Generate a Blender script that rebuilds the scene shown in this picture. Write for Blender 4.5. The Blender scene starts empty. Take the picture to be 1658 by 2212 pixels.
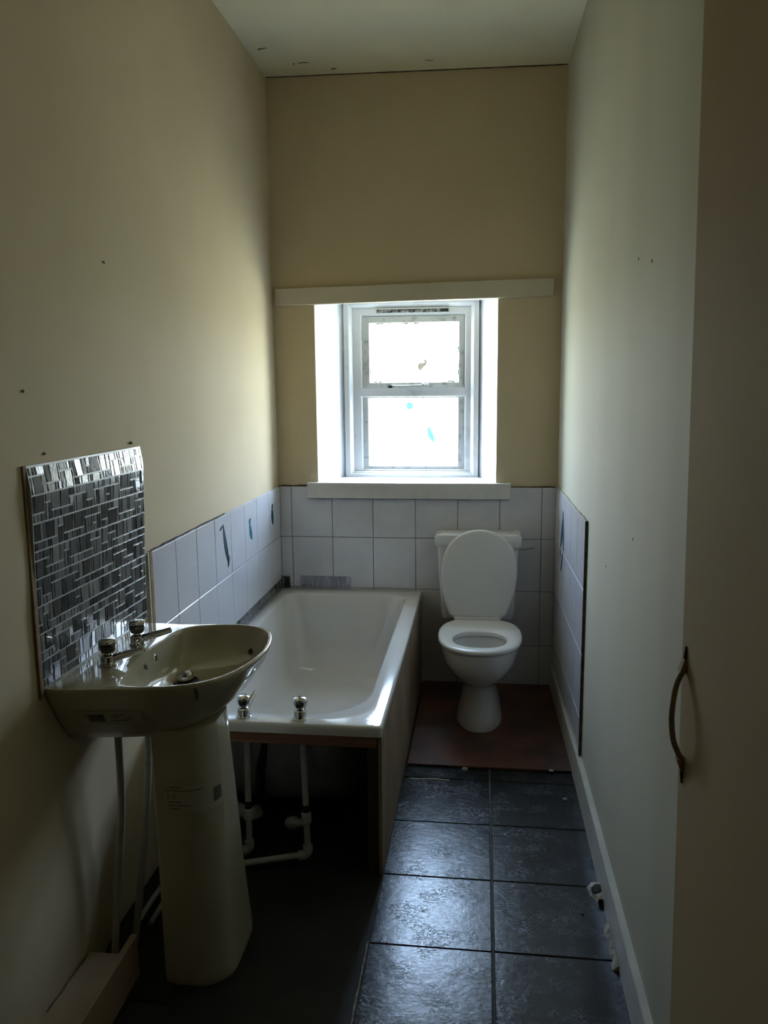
import bpy, bmesh, math, random
from mathutils import Vector, Matrix
random.seed(7)
S = bpy.context.scene
COL = S.collection

# ------------------------------------------------------------------ camera
IW, IH, F = 1658.0, 2212.0, 1730.0
def _cam():
    Y = Vector((1041 - IW / 2, 828 - IH / 2, F)).normalized()          # depth vanishing point
    D = Vector((106, 10941, F)); D = (D - Y * D.dot(Y)).normalized()    # downward vanishing point
    Zc = -D; X = Y.cross(Zc)
    R = Matrix((X, Y, Zc))
    right, up, back = R @ Vector((1, 0, 0)), R @ Vector((0, -1, 0)), R @ Vector((0, 0, -1))
    cd = bpy.data.cameras.new('camera'); co = bpy.data.objects.new('camera', cd); COL.objects.link(co)
    M = Matrix((right, up, back)).transposed().to_4x4(); M.translation = (0, 0, 1.56)
    co.matrix_world = M
    cd.sensor_fit = 'VERTICAL'; cd.sensor_height = 24.0; cd.lens = 24.0 * F / IH
    cd.clip_start = 0.02
    S.camera = co
_cam()

# ------------------------------------------------------------------ world, light, exposure
W = bpy.data.worlds.new('overcast_sky'); S.world = W; W.use_nodes = True
nt = W.node_tree; nt.nodes.clear()
out = nt.nodes.new('ShaderNodeOutputWorld'); bg = nt.nodes.new('ShaderNodeBackground')
tc = nt.nodes.new('ShaderNodeTexCoord'); sep = nt.nodes.new('ShaderNodeSeparateXYZ')
ramp = nt.nodes.new('ShaderNodeValToRGB')
nt.links.new(tc.outputs['Generated'], sep.inputs[0])
mp = nt.nodes.new('ShaderNodeMapRange'); mp.inputs[1].default_value = -1; mp.inputs[2].default_value = 1
nt.links.new(sep.outputs['Z'], mp.inputs[0]); nt.links.new(mp.outputs[0], ramp.inputs[0])
cr = ramp.color_ramp
cr.elements[0].position = 0.0; cr.elements[0].color = (0.50, 0.50, 0.32, 1)     # grassy ground below
cr.elements[1].position = 0.485; cr.elements[1].color = (0.56, 0.56, 0.42, 1)
e = cr.elements.new(0.515); e.color = (0.95, 1.00, 1.06, 1)                      # overcast sky
e = cr.elements.new(0.62); e.color = (0.80, 0.94, 1.18, 1)
e = cr.elements.new(0.78); e.color = (0.60, 0.85, 1.32, 1)
e = cr.elements.new(1.0); e.color = (0.58, 0.84, 1.30, 1)
nt.links.new(ramp.outputs[0], bg.inputs[0]); bg.inputs[1].default_value = 40.0
nt.links.new(bg.outputs[0], out.inputs[0])
S.view_settings.view_transform = 'Standard'; S.view_settings.look = 'None'
S.view_settings.gamma = 1.0; S.view_settings.use_curve_mapping = False
S.view_settings.exposure = 0.0
cy = S.cycles
cy.max_bounces = 14; cy.diffuse_bounces = 8; cy.glossy_bounces = 5; cy.transparent_max_bounces = 12
cy.sample_clamp_indirect = 20.0
try:
    cy.use_denoising = True; cy.denoiser = 'OPENIMAGEDENOISE'
except Exception:
    pass
pl = bpy.data.lights.new('window_portal', 'AREA'); pl.shape = 'RECTANGLE'; pl.size = 0.80; pl.size_y = 1.0
pl.cycles.is_portal = True
po = bpy.data.objects.new('window_portal', pl); COL.objects.link(po)
po.location = (-0.36, 4.47, 1.52); po.rotation_euler = (-math.pi / 2, 0, 0)

# ------------------------------------------------------------------ helpers
def origin(o):
    v = Vector((0, 0, 0))
    while o is not None:
        v += o.location; o = o.parent
    return v

def tag(o, label=None, cat=None, group=None, kind=None):
    if label: o['label'] = label
    if cat: o['category'] = cat
    if group: o['group'] = group
    if kind: o['kind'] = kind
    return o

def thing(name, label, cat, loc, group=None, kind=None):
    o = bpy.data.objects.new(name, None); COL.objects.link(o); o.location = loc; o.empty_display_size = 0.05
    return tag(o, label, cat, group, kind)

def obj(name, V, Fc, mat, parent=None, smooth=False, mi=None, loc=None, sharp=None):
    me = bpy.data.meshes.new(name)
    V = [Vector(v) for v in V]
    if parent is not None: og = origin(parent)
    elif loc is not None: og = Vector(loc)
    else:
        og = Vector(((min(v.x for v in V) + max(v.x for v in V)) / 2, (min(v.y for v in V) + max(v.y for v in V)) / 2, min(v.z for v in V)))
    me.from_pydata([v - og for v in V], [], Fc)
    for m in (mat if isinstance(mat, (list, tuple)) else [mat]): me.materials.append(m)
    if mi: me.polygons.foreach_set('material_index', mi)
    bm = bmesh.new(); bm.from_mesh(me); bmesh.ops.recalc_face_normals(bm, faces=bm.faces)
    bm.to_mesh(me); bm.free()
    if smooth:
        me.polygons.foreach_set('use_smooth', [True] * len(me.polygons))
        me.set_sharp_from_angle(angle=math.radians(sharp or 42))
    o = bpy.data.objects.new(name, me); COL.objects.link(o)
    if parent is not None: o.parent = parent
    else: o.location = og
    return o

def boxm(x0, x1, y0, y1, z0, z1):
    V = [(x, y, z) for z in (z0, z1) for y in (y0, y1) for x in (x0, x1)]
    Fc = [(0, 2, 3, 1), (4, 5, 7, 6), (0, 1, 5, 4), (2, 6, 7, 3), (0, 4, 6, 2), (1, 3, 7, 5)]
    return V, Fc

def join(*parts):
    V, Fc = [], []
    for v, f in parts:
        n = len(V); V += list(v); Fc += [tuple(i + n for i in q) for q in f]
    return V, Fc

def bevel(o, w=0.003, seg=2):
    m = o.modifiers.new('edge', 'BEVEL'); m.width = w; m.segments = seg; m.limit_method = 'ANGLE'; m.angle_limit = math.radians(40)
    o.data.polygons.foreach_set('use_smooth', [True] * len(o.data.polygons))
    o.data.set_sharp_from_angle(angle=math.radians(60))
    return o

def box(name, x0, x1, y0, y1, z0, z1, mat, parent=None, bev=0.0, **k):
    o = obj(name, *boxm(x0, x1, y0, y1, z0, z1), mat, parent, **k)
    if bev: bevel(o, bev)
    return o

def loftm(rings, cap0=True, cap1=True, closed=True):
    n = len(rings[0]); V = [p for r in rings for p in r]; Fc = []
    for i in range(len(rings) - 1):
        for j in range(n if closed else n - 1):
            a, b = i * n + j, i * n + (j + 1) % n
            Fc.append((a, b, b + n, a + n))
    if cap0: Fc.append(tuple(range(n)))
    if cap1: Fc.append(tuple((len(rings) - 1) * n + j for j in range(n)))
    return V, Fc

def tubem(path, rad, seg=12):
    P = [Vector(p) for p in path]; n = len(P)
    R = rad if isinstance(rad, (list, tuple)) else [rad] * n
    t0 = (P[1] - P[0]).normalized()
    u = t0.orthogonal().normalized(); rings = []
    for i in range(n):
        t = (P[min(i + 1, n - 1)] - P[max(i - 1, 0)]).normalized()
        u = (u - t * u.dot(t)).normalized(); w = t.cross(u)
        rings.append([P[i] + R[i] * (u * math.cos(2 * math.pi * k / seg) + w * math.sin(2 * math.pi * k / seg)) for k in range(seg)])
    return loftm(rings)

def curvep(pts, n=8):
    """Catmull-Rom through points"""
    P = [Vector(p) for p in pts]; o = []
    for i in range(len(P) - 1):
        a, b, c, d = P[max(i - 1, 0)], P[i], P[i + 1], P[min(i + 2, len(P) - 1)]
        for k in range(n):
            t = k / n
            o.append(0.5 * ((2 * b) + (c - a) * t + (2 * a - 5 * b + 4 * c - d) * t * t + (3 * b - a - 3 * c + d) * t ** 3))
    o.append(P[-1]); return o

def lathem(prof, c, seg=24, axis=(0, 0, 1)):
    q = Vector((0, 0, 1)).rotation_difference(Vector(axis)).to_matrix(); c = Vector(c)
    rings = [[c + q @ Vector((max(r, 1e-5) * math.cos(2 * math.pi * k / seg), max(r, 1e-5) * math.sin(2 * math.pi * k / seg), z)) for k in range(seg)] for r, z in prof]
    return loftm(rings)

def slabtile(dx, dy, h, ch=0.002):
    """tile lying in xy, chamfered top; origin at centre bottom"""
    a, b = dx / 2, dy / 2; V = []
    for z, s in ((0, 0), (h - ch, 0), (h, ch)):
        V += [(-a + s, -b + s, z), (a - s, -b + s, z), (a - s, b - s, z), (-a + s, b - s, z)]
    Fc = [(3, 2, 1, 0), (8, 9, 10, 11)]
    for l in (0, 4):
        for j in range(4): Fc.append((l + j, l + (j + 1) % 4, l + 4 + (j + 1) % 4, l + 4 + j))
    return V, Fc

_tm = {}
def tile(name, dx, dy, h, mat, parent, M, ch=0.002):
    key = (name, round(dx, 4), round(dy, 4), mat.name)
    if key not in _tm:
        me = bpy.data.meshes.new(name); me.from_pydata(*[slabtile(dx, dy, h, ch)[0], [], slabtile(dx, dy, h, ch)[1]]); me.materials.append(mat); _tm[key] = me
    o = bpy.data.objects.new(name, _tm[key]); COL.objects.link(o); o.parent = parent
    M = M.copy(); M.translation -= origin(parent); o.matrix_local = M
    return o

# ------------------------------------------------------------------ materials
def mat(name, col, rough=0.5, metal=0.0, var=0.0, vscale=6.0, bump=0.0, bscale=60.0, stretch=(1, 1, 1), col2=None, cover=0.5, sharp=0.12, coat=0.0, spec=0.5, det=4.0, trans=0.0, rvar=0.0):
    m = bpy.data.materials.new(name); m.use_nodes = True; t = m.node_tree; N = t.nodes; L = t.links
    b = N['Principled BSDF']
    b.inputs['Base Color'].default_value = (*col, 1); b.inputs['Roughness'].default_value = rough; b.inputs['Metallic'].default_value = metal
    b.inputs['Coat Weight'].default_value = coat; b.inputs['Specular IOR Level'].default_value = spec
    b.inputs['Transmission Weight'].default_value = trans
    g = N.new('ShaderNodeNewGeometry'); mpn = N.new('ShaderNodeMapping'); mpn.inputs['Scale'].default_value = stretch
    L.new(g.outputs['Position'], mpn.inputs[0])
    if var or col2:
        n = N.new('ShaderNodeTexNoise'); n.inputs['Scale'].default_value = vscale; n.inputs['Detail'].default_value = det; n.inputs['Roughness'].default_value = 0.6
        L.new(mpn.outputs[0], n.inputs['Vector'])
        r = N.new('ShaderNodeValToRGB'); L.new(n.outputs['Fac'], r.inputs[0])
        c2 = col2 if col2 else tuple(c * (1 - var) for c in col)
        r.color_ramp.elements[0].position = max(0, cover - sharp); r.color_ramp.elements[0].color = (*c2, 1)
        r.color_ramp.elements[1].position = min(1, cover + sharp); r.color_ramp.elements[1].color = (*col, 1)
        L.new(r.outputs[0], b.inputs['Base Color'])
        if rvar:
            mr = N.new('ShaderNodeMapRange'); L.new(n.outputs['Fac'], mr.inputs[0]); mr.inputs[1].default_value = .3; mr.inputs[2].default_value = .7
            mr.inputs[3].default_value = rough - rvar; mr.inputs[4].default_value = rough + rvar; L.new(mr.outputs[0], b.inputs['Roughness'])
    if bump:
        n2 = N.new('ShaderNodeTexNoise'); n2.inputs['Scale'].default_value = bscale; n2.inputs['Detail'].default_value = 5
        L.new(mpn.outputs[0], n2.inputs['Vector'])
        bp = N.new('ShaderNodeBump'); bp.inputs['Strength'].default_value = bump; bp.inputs['Distance'].default_value = 0.01
        L.new(n2.outputs['Fac'], bp.inputs['Height']); L.new(bp.outputs[0], b.inputs['Normal'])
    return m

M = {}
M['cream'] = mat('cream_paint', (0.635, 0.53, 0.36), 0.8, spec=0.2, var=0.06, vscale=1.7, bump=0.12, bscale=9)
M['right'] = mat('pale_paint', (0.515, 0.50, 0.405), 0.8, spec=0.2, det=1.0, col2=(0.475, 0.46, 0.365), vscale=0.9, stretch=(1, 1.6, 0.10), bump=0.12, bscale=9, sharp=0.05)
M['ceil'] = mat('ceiling_paint', (0.73, 0.68, 0.50), 0.85, spec=0.15, var=0.06, vscale=1.5, bump=0.12, bscale=8)
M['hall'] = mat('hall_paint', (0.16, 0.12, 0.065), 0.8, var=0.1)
M['reveal'] = mat('reveal_gloss_paint', (0.86, 0.87, 0.89), 0.35, bump=0.08, bscale=12)
M['cream_wood'] = mat('cream_woodwork', (0.62, 0.56, 0.44), 0.45, var=0.08, vscale=5, bump=0.05, bscale=40)
M['sill'] = mat('sill_paint', (0.68, 0.66, 0.62), 0.45, var=0.12, vscale=7, bump=0.05, bscale=30)
M['frame'] = mat('window_paint', (0.67, 0.665, 0.65), 0.4, col2=(0.50, 0.495, 0.48), vscale=9, cover=0.33, sharp=0.1, bump=0.06, bscale=60)
M['sash'] = mat('worn_sash_paint', (0.46, 0.46, 0.43), 0.5, col2=(0.24, 0.24, 0.21), vscale=26, cover=0.38, sharp=0.08, bump=0.15, bscale=90)
M['mould'] = mat('vent_mould', (0.30, 0.29, 0.28), 0.8, col2=(0.012, 0.012, 0.012), vscale=70, cover=0.52, sharp=0.1)
M['dark'] = mat('dark_gap', (0.012, 0.011, 0.010), 0.8)
M['grime'] = mat('grime', (0.13, 0.105, 0.075), 0.9, col2=(0.05, 0.042, 0.03), vscale=30)
M['tile'] = mat('white_wall_tile', (0.68, 0.67, 0.69), 0.22, var=0.10, vscale=5, bump=0.02, bscale=30, coat=0.3)
M['tileL'] = mat('pale_lilac_tile', (0.64, 0.64, 0.69), 0.22, var=0.05, vscale=4, bump=0.02, bscale=30, coat=0.3)
M['grout'] = mat('old_grout', (0.40, 0.38, 0.35), 0.9, col2=(0.11, 0.09, 0.07), vscale=6, cover=0.46, sharp=0.14)
M['groutL'] = mat('pale_grout', (0.58, 0.56, 0.57), 0.8, col2=(0.32, 0.30, 0.31), vscale=8, cover=0.45)
M['feather_dark'] = mat('motif_ink', (0.010, 0.028, 0.04), 0.6, spec=0.15, col2=(0.015, 0.07, 0.09), vscale=60)
M['feather_teal'] = mat('motif_teal', (0.03, 0.22, 0.28), 0.5, spec=0.2, col2=(0.02, 0.10, 0.15), vscale=60)
M['feather_pale'] = mat('motif_pale', (0.36, 0.46, 0.50), 0.25)
M['acrylic'] = mat('white_bath_acrylic', (0.72, 0.70, 0.67), 0.13, coat=0.5, var=0.04, vscale=4)
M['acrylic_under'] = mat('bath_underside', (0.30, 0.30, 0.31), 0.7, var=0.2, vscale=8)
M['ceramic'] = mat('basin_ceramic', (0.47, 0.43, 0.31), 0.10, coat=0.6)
M['toilet'] = mat('toilet_ceramic', (0.70, 0.69, 0.665), 0.10, coat=0.5)
M['seat'] = mat('toilet_plastic', (0.70, 0.69, 0.665), 0.28)
M['chrome'] = mat('chrome', (0.62, 0.61, 0.58), 0.10, metal=1.0, rvar=0)
M['smoky'] = mat('smoky_handle', (0.06, 0.055, 0.045), 0.08, coat=1.0, metal=0.4)
M['pipe'] = mat('white_pipe', (0.50, 0.49, 0.45), 0.5, var=0.15, vscale=20)
M['pipe_grey'] = mat('waste_pipe', (0.45, 0.44, 0.42), 0.6, var=0.15, vscale=20)
M['rubber'] = mat('black_rubber', (0.012, 0.012, 0.012), 0.6)
M['timber'] = mat('raw_timber', (0.30, 0.155, 0.085), 0.65, col2=(0.20, 0.09, 0.045), vscale=14, stretch=(0.25, 3, 6), bump=0.1, bscale=30)
M['hardboard'] = mat('hardboard', (0.36, 0.27, 0.19), 0.6, col2=(0.27, 0.195, 0.135), vscale=6, stretch=(1, 1, 0.6), bump=0.04, bscale=50)
M['dark_timber'] = mat('dark_timber', (0.05, 0.035, 0.025), 0.8)
M['vinyl'] = mat('black_subfloor', (0.012, 0.013, 0.013), 0.62, col2=(0.02, 0.02, 0.018), vscale=8, bump=0.1, bscale=25)
M['floor_grout'] = mat('floor_grout', (0.05, 0.05, 0.05), 0.85, col2=(0.10, 0.095, 0.085), vscale=12)
M['board'] = mat('red_brown_board', (0.14, 0.050, 0.030), 0.5, col2=(0.055, 0.028, 0.022), vscale=5, bump=0.05, bscale=30)
M['skirt'] = mat('skirting_gloss', (0.50, 0.48, 0.41), 0.45, var=0.14, vscale=9, bump=0.05, bscale=40)
M['plaster'] = mat('raw_plaster', (0.46, 0.44, 0.40), 0.9, col2=(0.26, 0.24, 0.20), vscale=40, bump=0.5, bscale=90)
M['box'] = mat('boxing_paint', (0.40, 0.29, 0.175), 0.55, var=0.12, vscale=6, bump=0.05, bscale=30)
M['edge_brown'] = mat('mdf_edge', (0.30, 0.20, 0.10), 0.8, col2=(0.20, 0.13, 0.07), vscale=25)
M['label'] = mat('paper_label', (0.47, 0.445, 0.345), 0.5)
M['ink'] = mat('label_ink', (0.10, 0.09, 0.07), 0.7)
M['rust'] = mat('rust_stain', (0.10, 0.055, 0.02), 0.7)
M['handle'] = mat('aged_brass', (0.34, 0.26, 0.14), 0.5, col2=(0.22, 0.165, 0.085), vscale=40)
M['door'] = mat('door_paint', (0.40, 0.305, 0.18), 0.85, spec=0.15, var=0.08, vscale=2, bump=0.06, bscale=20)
M['water'] = mat('toilet_water', (0.10, 0.11, 0.11), 0.03)
M['mos_grout'] = mat('mosaic_backing', (0.50, 0.51, 0.52), 0.35, coat=0.5)
MOS = [mat('mosaic_%s' % n, c, r, metal=mt, var=0.15, vscale=120, bump=0.10, bscale=160, coat=0.6) for n, c, r, mt in
       (('charcoal', (0.022, 0.026, 0.03), 0.14, 0.0), ('slate', (0.088, 0.095, 0.10), 0.16, 0.0), ('grey', (0.165, 0.172, 0.178), 0.18, 0.1), ('silver', (0.25, 0.26, 0.265), 0.2, 0.3))]
MOS_SHEEN = [mat('mosaic_%s' % n, c, 0.25, metal=mt, var=0.2, vscale=120, bump=0.1, bscale=160, coat=0.5) for n, c, mt in
        (('lilac', (0.36, 0.35, 0.42), 0.2), ('lavender', (0.44, 0.43, 0.50), 0.3), ('mauve_grey', (0.27, 0.27, 0.31), 0.1))]  # lilac tints: the filmed strip's reflected light is put into its colour

def slate_mat():
    m = bpy.data.materials.new('black_riven_slate'); m.use_nodes = True; t = m.node_tree; N = t.nodes; L = t.links; b = N['Principled BSDF']
    g = N.new('ShaderNodeNewGeometry')
    def noise(sc, det, dist, rough=.55, stretch=(1, 1, 1), rot=0):
        mp_ = N.new('ShaderNodeMapping'); mp_.inputs['Scale'].default_value = stretch; mp_.inputs['Rotation'].default_value = (0, 0, rot); L.new(g.outputs['Position'], mp_.inputs[0])
        n = N.new('ShaderNodeTexNoise'); n.inputs['Scale'].default_value = sc; n.inputs['Detail'].default_value = det; n.inputs['Distortion'].default_value = dist; n.inputs['Roughness'].default_value = rough
        L.new(mp_.outputs[0], n.inputs['Vector']); return n.outputs['Fac']
    def math_(op, a, b_, c=None):
        n = N.new('ShaderNodeMath'); n.operation = op
        for i, v in enumerate((a, b_, c)):
            if v is None: continue
            if isinstance(v, (int, float)): n.inputs[i].default_value = v
            else: L.new(v, n.inputs[i])
        return n.outputs[0]
    broad = noise(7, 3, .4); fine = noise(60, 6, .3, .65); crk = noise(34, 4, 1.6, .6, (1, 1.9, 1), .5); where = noise(9, 3, 0)
    # short riven cracks: a thin contour of one noise, kept where another is high
    d = math_('ABSOLUTE', math_('SUBTRACT', crk, .5), 0); line = math_('SUBTRACT', 1.0, math_('MINIMUM', math_('MULTIPLY', d, 26.0), 1.0))
    msk = math_('MINIMUM', math_('MAXIMUM', math_('MULTIPLY', math_('SUBTRACT', where, .46), 7.0), 0.0), 1.0)
    pit = math_('MULTIPLY', line, math_('MULTIPLY_ADD', msk, .6, .25))
    h = math_('ADD', math_('MULTIPLY', broad, .55), math_('MULTIPLY', fine, .16)); h = math_('ADD', h, math_('MULTIPLY', noise(26, 3, 1.0, .5, (1, 2.0, 1), .4), .10)); h = math_('SUBTRACT', h, math_('MULTIPLY', pit, .05))
    bp = N.new('ShaderNodeBump'); bp.inputs['Strength'].default_value = 0.30; bp.inputs['Distance'].default_value = 0.010
    L.new(h, bp.inputs['Height']); L.new(bp.outputs[0], b.inputs['Normal'])
    r = N.new('ShaderNodeValToRGB'); L.new(broad, r.inputs[0])
    r.color_ramp.elements[0].position = 0.3; r.color_ramp.elements[0].color = (0.006, 0.008, 0.010, 1)
    r.color_ramp.elements[1].position = 0.7; r.color_ramp.elements[1].color = (0.013, 0.017, 0.022, 1)
    L.new(r.outputs[0], b.inputs['Base Color'])
    mr = N.new('ShaderNodeMapRange'); L.new(fine, mr.inputs[0]); mr.inputs[1].default_value = .3; mr.inputs[2].default_value = .7; mr.inputs[3].default_value = .17; mr.inputs[4].default_value = .25
    L.new(math_('ADD', mr.outputs[0], math_('MULTIPLY', pit, .18)), b.inputs['Roughness'])
    return m
M['slate'] = slate_mat()

def pane_mat():
    m = bpy.data.materials.new('obscured_glass'); m.use_nodes = True; t = m.node_tree; N = t.nodes; L = t.links; N.clear()
    o = N.new('ShaderNodeOutputMaterial'); tr = N.new('ShaderNodeBsdfTransparent'); tl = N.new('ShaderNodeBsdfTranslucent'); gl = N.new('ShaderNodeBsdfGlossy')
    tr.inputs[0].default_value = (0.92, 0.95, 0.95, 1); tl.inputs[0].default_value = (0.9, 0.93, 0.93, 1); gl.inputs['Roughness'].default_value = 0.15
    a = N.new('ShaderNodeMixShader'); a.inputs[0].default_value = 0.12; L.new(tr.outputs[0], a.inputs[1]); L.new(tl.outputs[0], a.inputs[2])
    c = N.new('ShaderNodeMixShader'); c.inputs[0].default_value = 0.05; L.new(a.outputs[0], c.inputs[1]); L.new(gl.outputs[0], c.inputs[2]); L.new(c.outputs[0], o.inputs[0])
    return m
M['pane'] = pane_mat()
def film_mat(name, c, op):
    m = bpy.data.materials.new(name); m.use_nodes = True; t = m.node_tree; N = t.nodes; L = t.links; N.clear()
    o = N.new('ShaderNodeOutputMaterial'); tr = N.new('ShaderNodeBsdfTransparent'); df = N.new('ShaderNodeBsdfDiffuse')
    tr.inputs[0].default_value = (*c, 1); df.inputs[0].default_value = (*c, 1)
    a = N.new('ShaderNodeMixShader'); a.inputs[0].default_value = op; L.new(tr.outputs[0], a.inputs[1]); L.new(df.outputs[0], a.inputs[2]); L.new(a.outputs[0], o.inputs[0])
    return m
M['film_teal'] = film_mat('teal_film', (0.16, 0.28, 0.27), 0.05)
M['film_brown'] = film_mat('brown_film', (0.165, 0.155, 0.13), 0.1)

# ------------------------------------------------------------------ room shell
XL, YB, CZ = -1.05, 4.05, 3.02
def xr(y): return 0.397 - 0.006 * (y - 2.0) / 2.0 - (0.012 * max(0, (y - 3.0)) / 1.05)
def sstep(a, b, x):
    t = min(1, max(0, (x - a) / (b - a))); return t * t * (3 - 2 * t)

# floor slab with slate tiles on its right half
fl = thing('floor', 'black floor, bare at left and laid with slate tiles along the right', None, (0, 2, 0), kind='structure')
box('subfloor', XL - .2, .6, .33, 4.47, -.08, -.009, M['vinyl'], fl)
xs = [-.302, .0475, .392]; ys = [2.024 + .3255 * k for k in range(-5, 7)]
box('grout_bed', -.306, .394, .40, YB, -.009, -.003, M['floor_grout'], fl)
for i in range(2):
    for j in range(len(ys) - 1):
        y0, y1 = max(ys[j], .42), min(ys[j + 1], YB)
        gx = .007 if i == 0 else .003
        x0, x1 = xs[i] + .001, xs[i + 1] - gx
        if y1 - y0 < .05: continue
        T = Matrix.Translation(((x0 + x1) / 2, (y0 + y1) / 2, -.009 + random.uniform(0, .0008))) @ Matrix.Rotation(random.uniform(-.002, .002), 4, 'X') @ Matrix.Rotation(random.uniform(-.002, .002), 4, 'Y')
        tile('floor_tile', round(x1 - x0, 4), round(y1 - y0 - .005, 4), .009, M['slate'], fl, T, .0015)

# left wall, plaster leaning in towards the floor in the near part
def xl(y, z): return XL + .045 * sstep(.75, .15, z) * sstep(2.02, 1.75, y)
ny, nz = 40, 34
V = []; Fc = []
for a in range(ny + 1):
    y = .33 + (4.14 - .33) * a / ny
    for b in range(nz + 1):
        z = -.02 + 3.22 * b / nz
        V.append((xl(y, z) + .003 * math.sin(y * 5 + z * 2) * math.sin(z * 3.1 + 1) * (1 if z > 1.1 else 0), y, z))
for a in range(ny):
    for b in range(nz):
        i = a * (nz + 1) + b; Fc.append((i, i + 1, i + nz + 2, i + nz + 1))
n0 = len(V)
V += [(XL - .2, .33, -.02), (XL - .2, .33, 3.2), (XL - .2, 4.14, -.02), (XL - .2, 4.14, 3.2)]
Fc += [tuple([n0, n0 + 1] + list(range(nz, -1, -1))), tuple([n0 + 3, n0 + 2] + [ny * (nz + 1) + k for k in range(nz + 1)]),
       (n0, n0 + 2, n0 + 3, n0 + 1), tuple([n0 + 1, n0 + 3] + [a * (nz + 1) + nz for a in range(ny, -1, -1)]), tuple([n0 + 2, n0] + [a * (nz + 1) for a in range(ny + 1)])]
wl = obj('wall_left', V, Fc, M['cream'], smooth=True, loc=(XL, 2, 0)); tag(wl, 'cream painted left wall with tiled lower part', kind='structure')

# right wall
V = []; Fc = []; yy = [.33, 1.0, 2.0, 3.0, 3.5, 4.14]
for y in yy:
    for x in (xr(y), .62):
        for z in (-.02, 3.2): V.append((x, y, z))
for i in range(len(yy) - 1):
    a = 4 * i
    Fc += [(a, a + 1, a + 5, a + 4), (a + 2, a + 6, a + 7, a + 3), (a + 1, a + 3, a + 7, a + 5), (a, a + 4, a + 6, a + 2)]
a = 4 * (len(yy) - 1); Fc += [(0, 2, 3, 1), (a, a + 1, a + 3, a + 2)]
wr = obj('wall_right', V, Fc, M['right'], loc=(.5, 2, 0)); tag(wr, 'pale cream right wall, patchily painted', kind='structure')

# back wall with splayed window opening
OX0, OX1, OZ0, OZ1 = -.838, .0735, 1.062, 1.968       # room side
PX0, PX1, PZ0, PZ1 = -.725, -.020, 1.068, 1.985       # at the window frame
Yf, Yo = 4.30, 4.44
bx0, bx1, bz0, bz1 = XL - .2, .62, -.02, 3.2
def rect(x0, x1, z0, z1, y): return [(x0, y, z0), (x1, y, z0), (x1, y, z1), (x0, y, z1)]
V = rect(bx0, bx1, bz0, bz1, YB) + rect(OX0, OX1, OZ0, OZ1, YB) + rect(PX0, PX1, PZ0, PZ1, Yf) + rect(PX0, PX1, PZ0, PZ1, Yo) + rect(bx0, bx1, bz0, bz1, Yo)
Fc = []; mi = []
for j in range(4):
    k = (j + 1) % 4
    for lo, m_ in ((0, 0), (4, 1), (8, 1), (12, 0)):
        Fc.append((lo + j, lo + k, lo + 4 + k, lo + 4 + j)); mi.append(m_)
    Fc.append((j, k, 16 + k, 16 + j)); mi.append(0)
wb = obj('wall_back', V, Fc, [M['cream'], M['reveal']], mi=mi, loc=(-.3, YB, 0)); tag(wb, 'cream back wall with a deep white window opening', kind='structure')

# ceiling, falling slightly to the right
V, Fc = boxm(XL - .2, .62, .33, 4.44, CZ, CZ + .12)
V = [(x, y, z - .012 * (x + .35)) for x, y, z in V]
ce = obj('ceiling', V, Fc, M['ceil'], loc=(-.3, 2, CZ)); tag(ce, 'off-white plaster ceiling', kind='structure')
def fleck(parent, pts, w, m, name='crack', axis='z', d=.002):
    """thin ragged strip along a line lying on a surface"""
    P = [Vector(p) for p in pts]; V = []; Fc = []
    nrm = {'x': Vector((1, 0, 0)), 'y': Vector((0, 1, 0)), 'z': Vector((0, 0, 1))}[axis]
    for i, p in enumerate(P):
        t = (P[min(i + 1, len(P) - 1)] - P[max(i - 1, 0)]).normalized(); s = t.cross(nrm).normalized()
        ww = w * random.uniform(.35, 1.0) * (1 if 0 < i < len(P) - 1 else .4)
        for q in (-1, 1):
            for h in (-1, 1): V.append(p + s * ww * q / 2 + nrm * d * h / 2)
    n = len(P)
    for i in range(n - 1):
        a = 4 * i; Fc += [(a, a + 2, a + 6, a + 4), (a + 1, a + 5, a + 7, a + 3), (a, a + 4, a + 5, a + 1), (a + 2, a + 3, a + 7, a + 6)]
    Fc += [(0, 1, 3, 2), (4 * n - 4, 4 * n - 2, 4 * n - 1, 4 * n - 3)]
    return obj(name, V, Fc, m, parent)
cz = lambda x: CZ - .012 * (x + .35)
for x0, x1, y in ((-1.0, -.955, 3.72), (-.86, -.80, 3.90), (-.88, -.875, 3.90), (-.72, -.69, 3.985), (-.27, -.235, 3.93)):
    fleck(ce, [(x0 + (x1 - x0) * k / 5, y + random.uniform(-.008, .008), cz(x0)) for k in range(6)], .012, M['grime'])
fleck(ce, [(-1.05 + 1.43 * k / 40, YB - .002, cz(-1.05 + 1.43 * k / 40) - .001) for k in range(41)], .006, M['grime'], 'crack', 'z', .006)

# wall beside the camera and the hall it opens to
wf = thing('wall_front', 'wall around the doorway the room is entered by', None, (0, .38, 0), kind='structure')
box('nib', XL - .2, -.75, .33, .42, -.02, 3.2, M['hall'], wf)
box('lintel', -.75, .62, .33, .42, 2.14, 3.2, M['hall'], wf)
for n, b in (('floor_hall', (-1.6, 1.2, -1.6, .33, -.1, -.009)), ('ceiling_hall', (-1.6, 1.2, -1.6, .33, 2.6, 2.7)), ('wall_hall_left', (-1.7, -1.6, -1.6, .4, -.1, 2.7)),
             ('wall_hall_right', (1.2, 1.3, -1.6, .4, -.1, 2.7)), ('wall_hall_rear', (-1.7, 1.3, -1.7, -1.6, -.1, 2.7)), ('wall_hall_near', (-1.6, XL - .2, .33, .42, -.1, 2.7)), ('wall_hall_far', (.62, 1.2, .33, .42, -.1, 2.7))):
    tag(box(n, *b, M['vinyl'] if n == 'floor_hall' else M['hall']), kind='structure')

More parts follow.
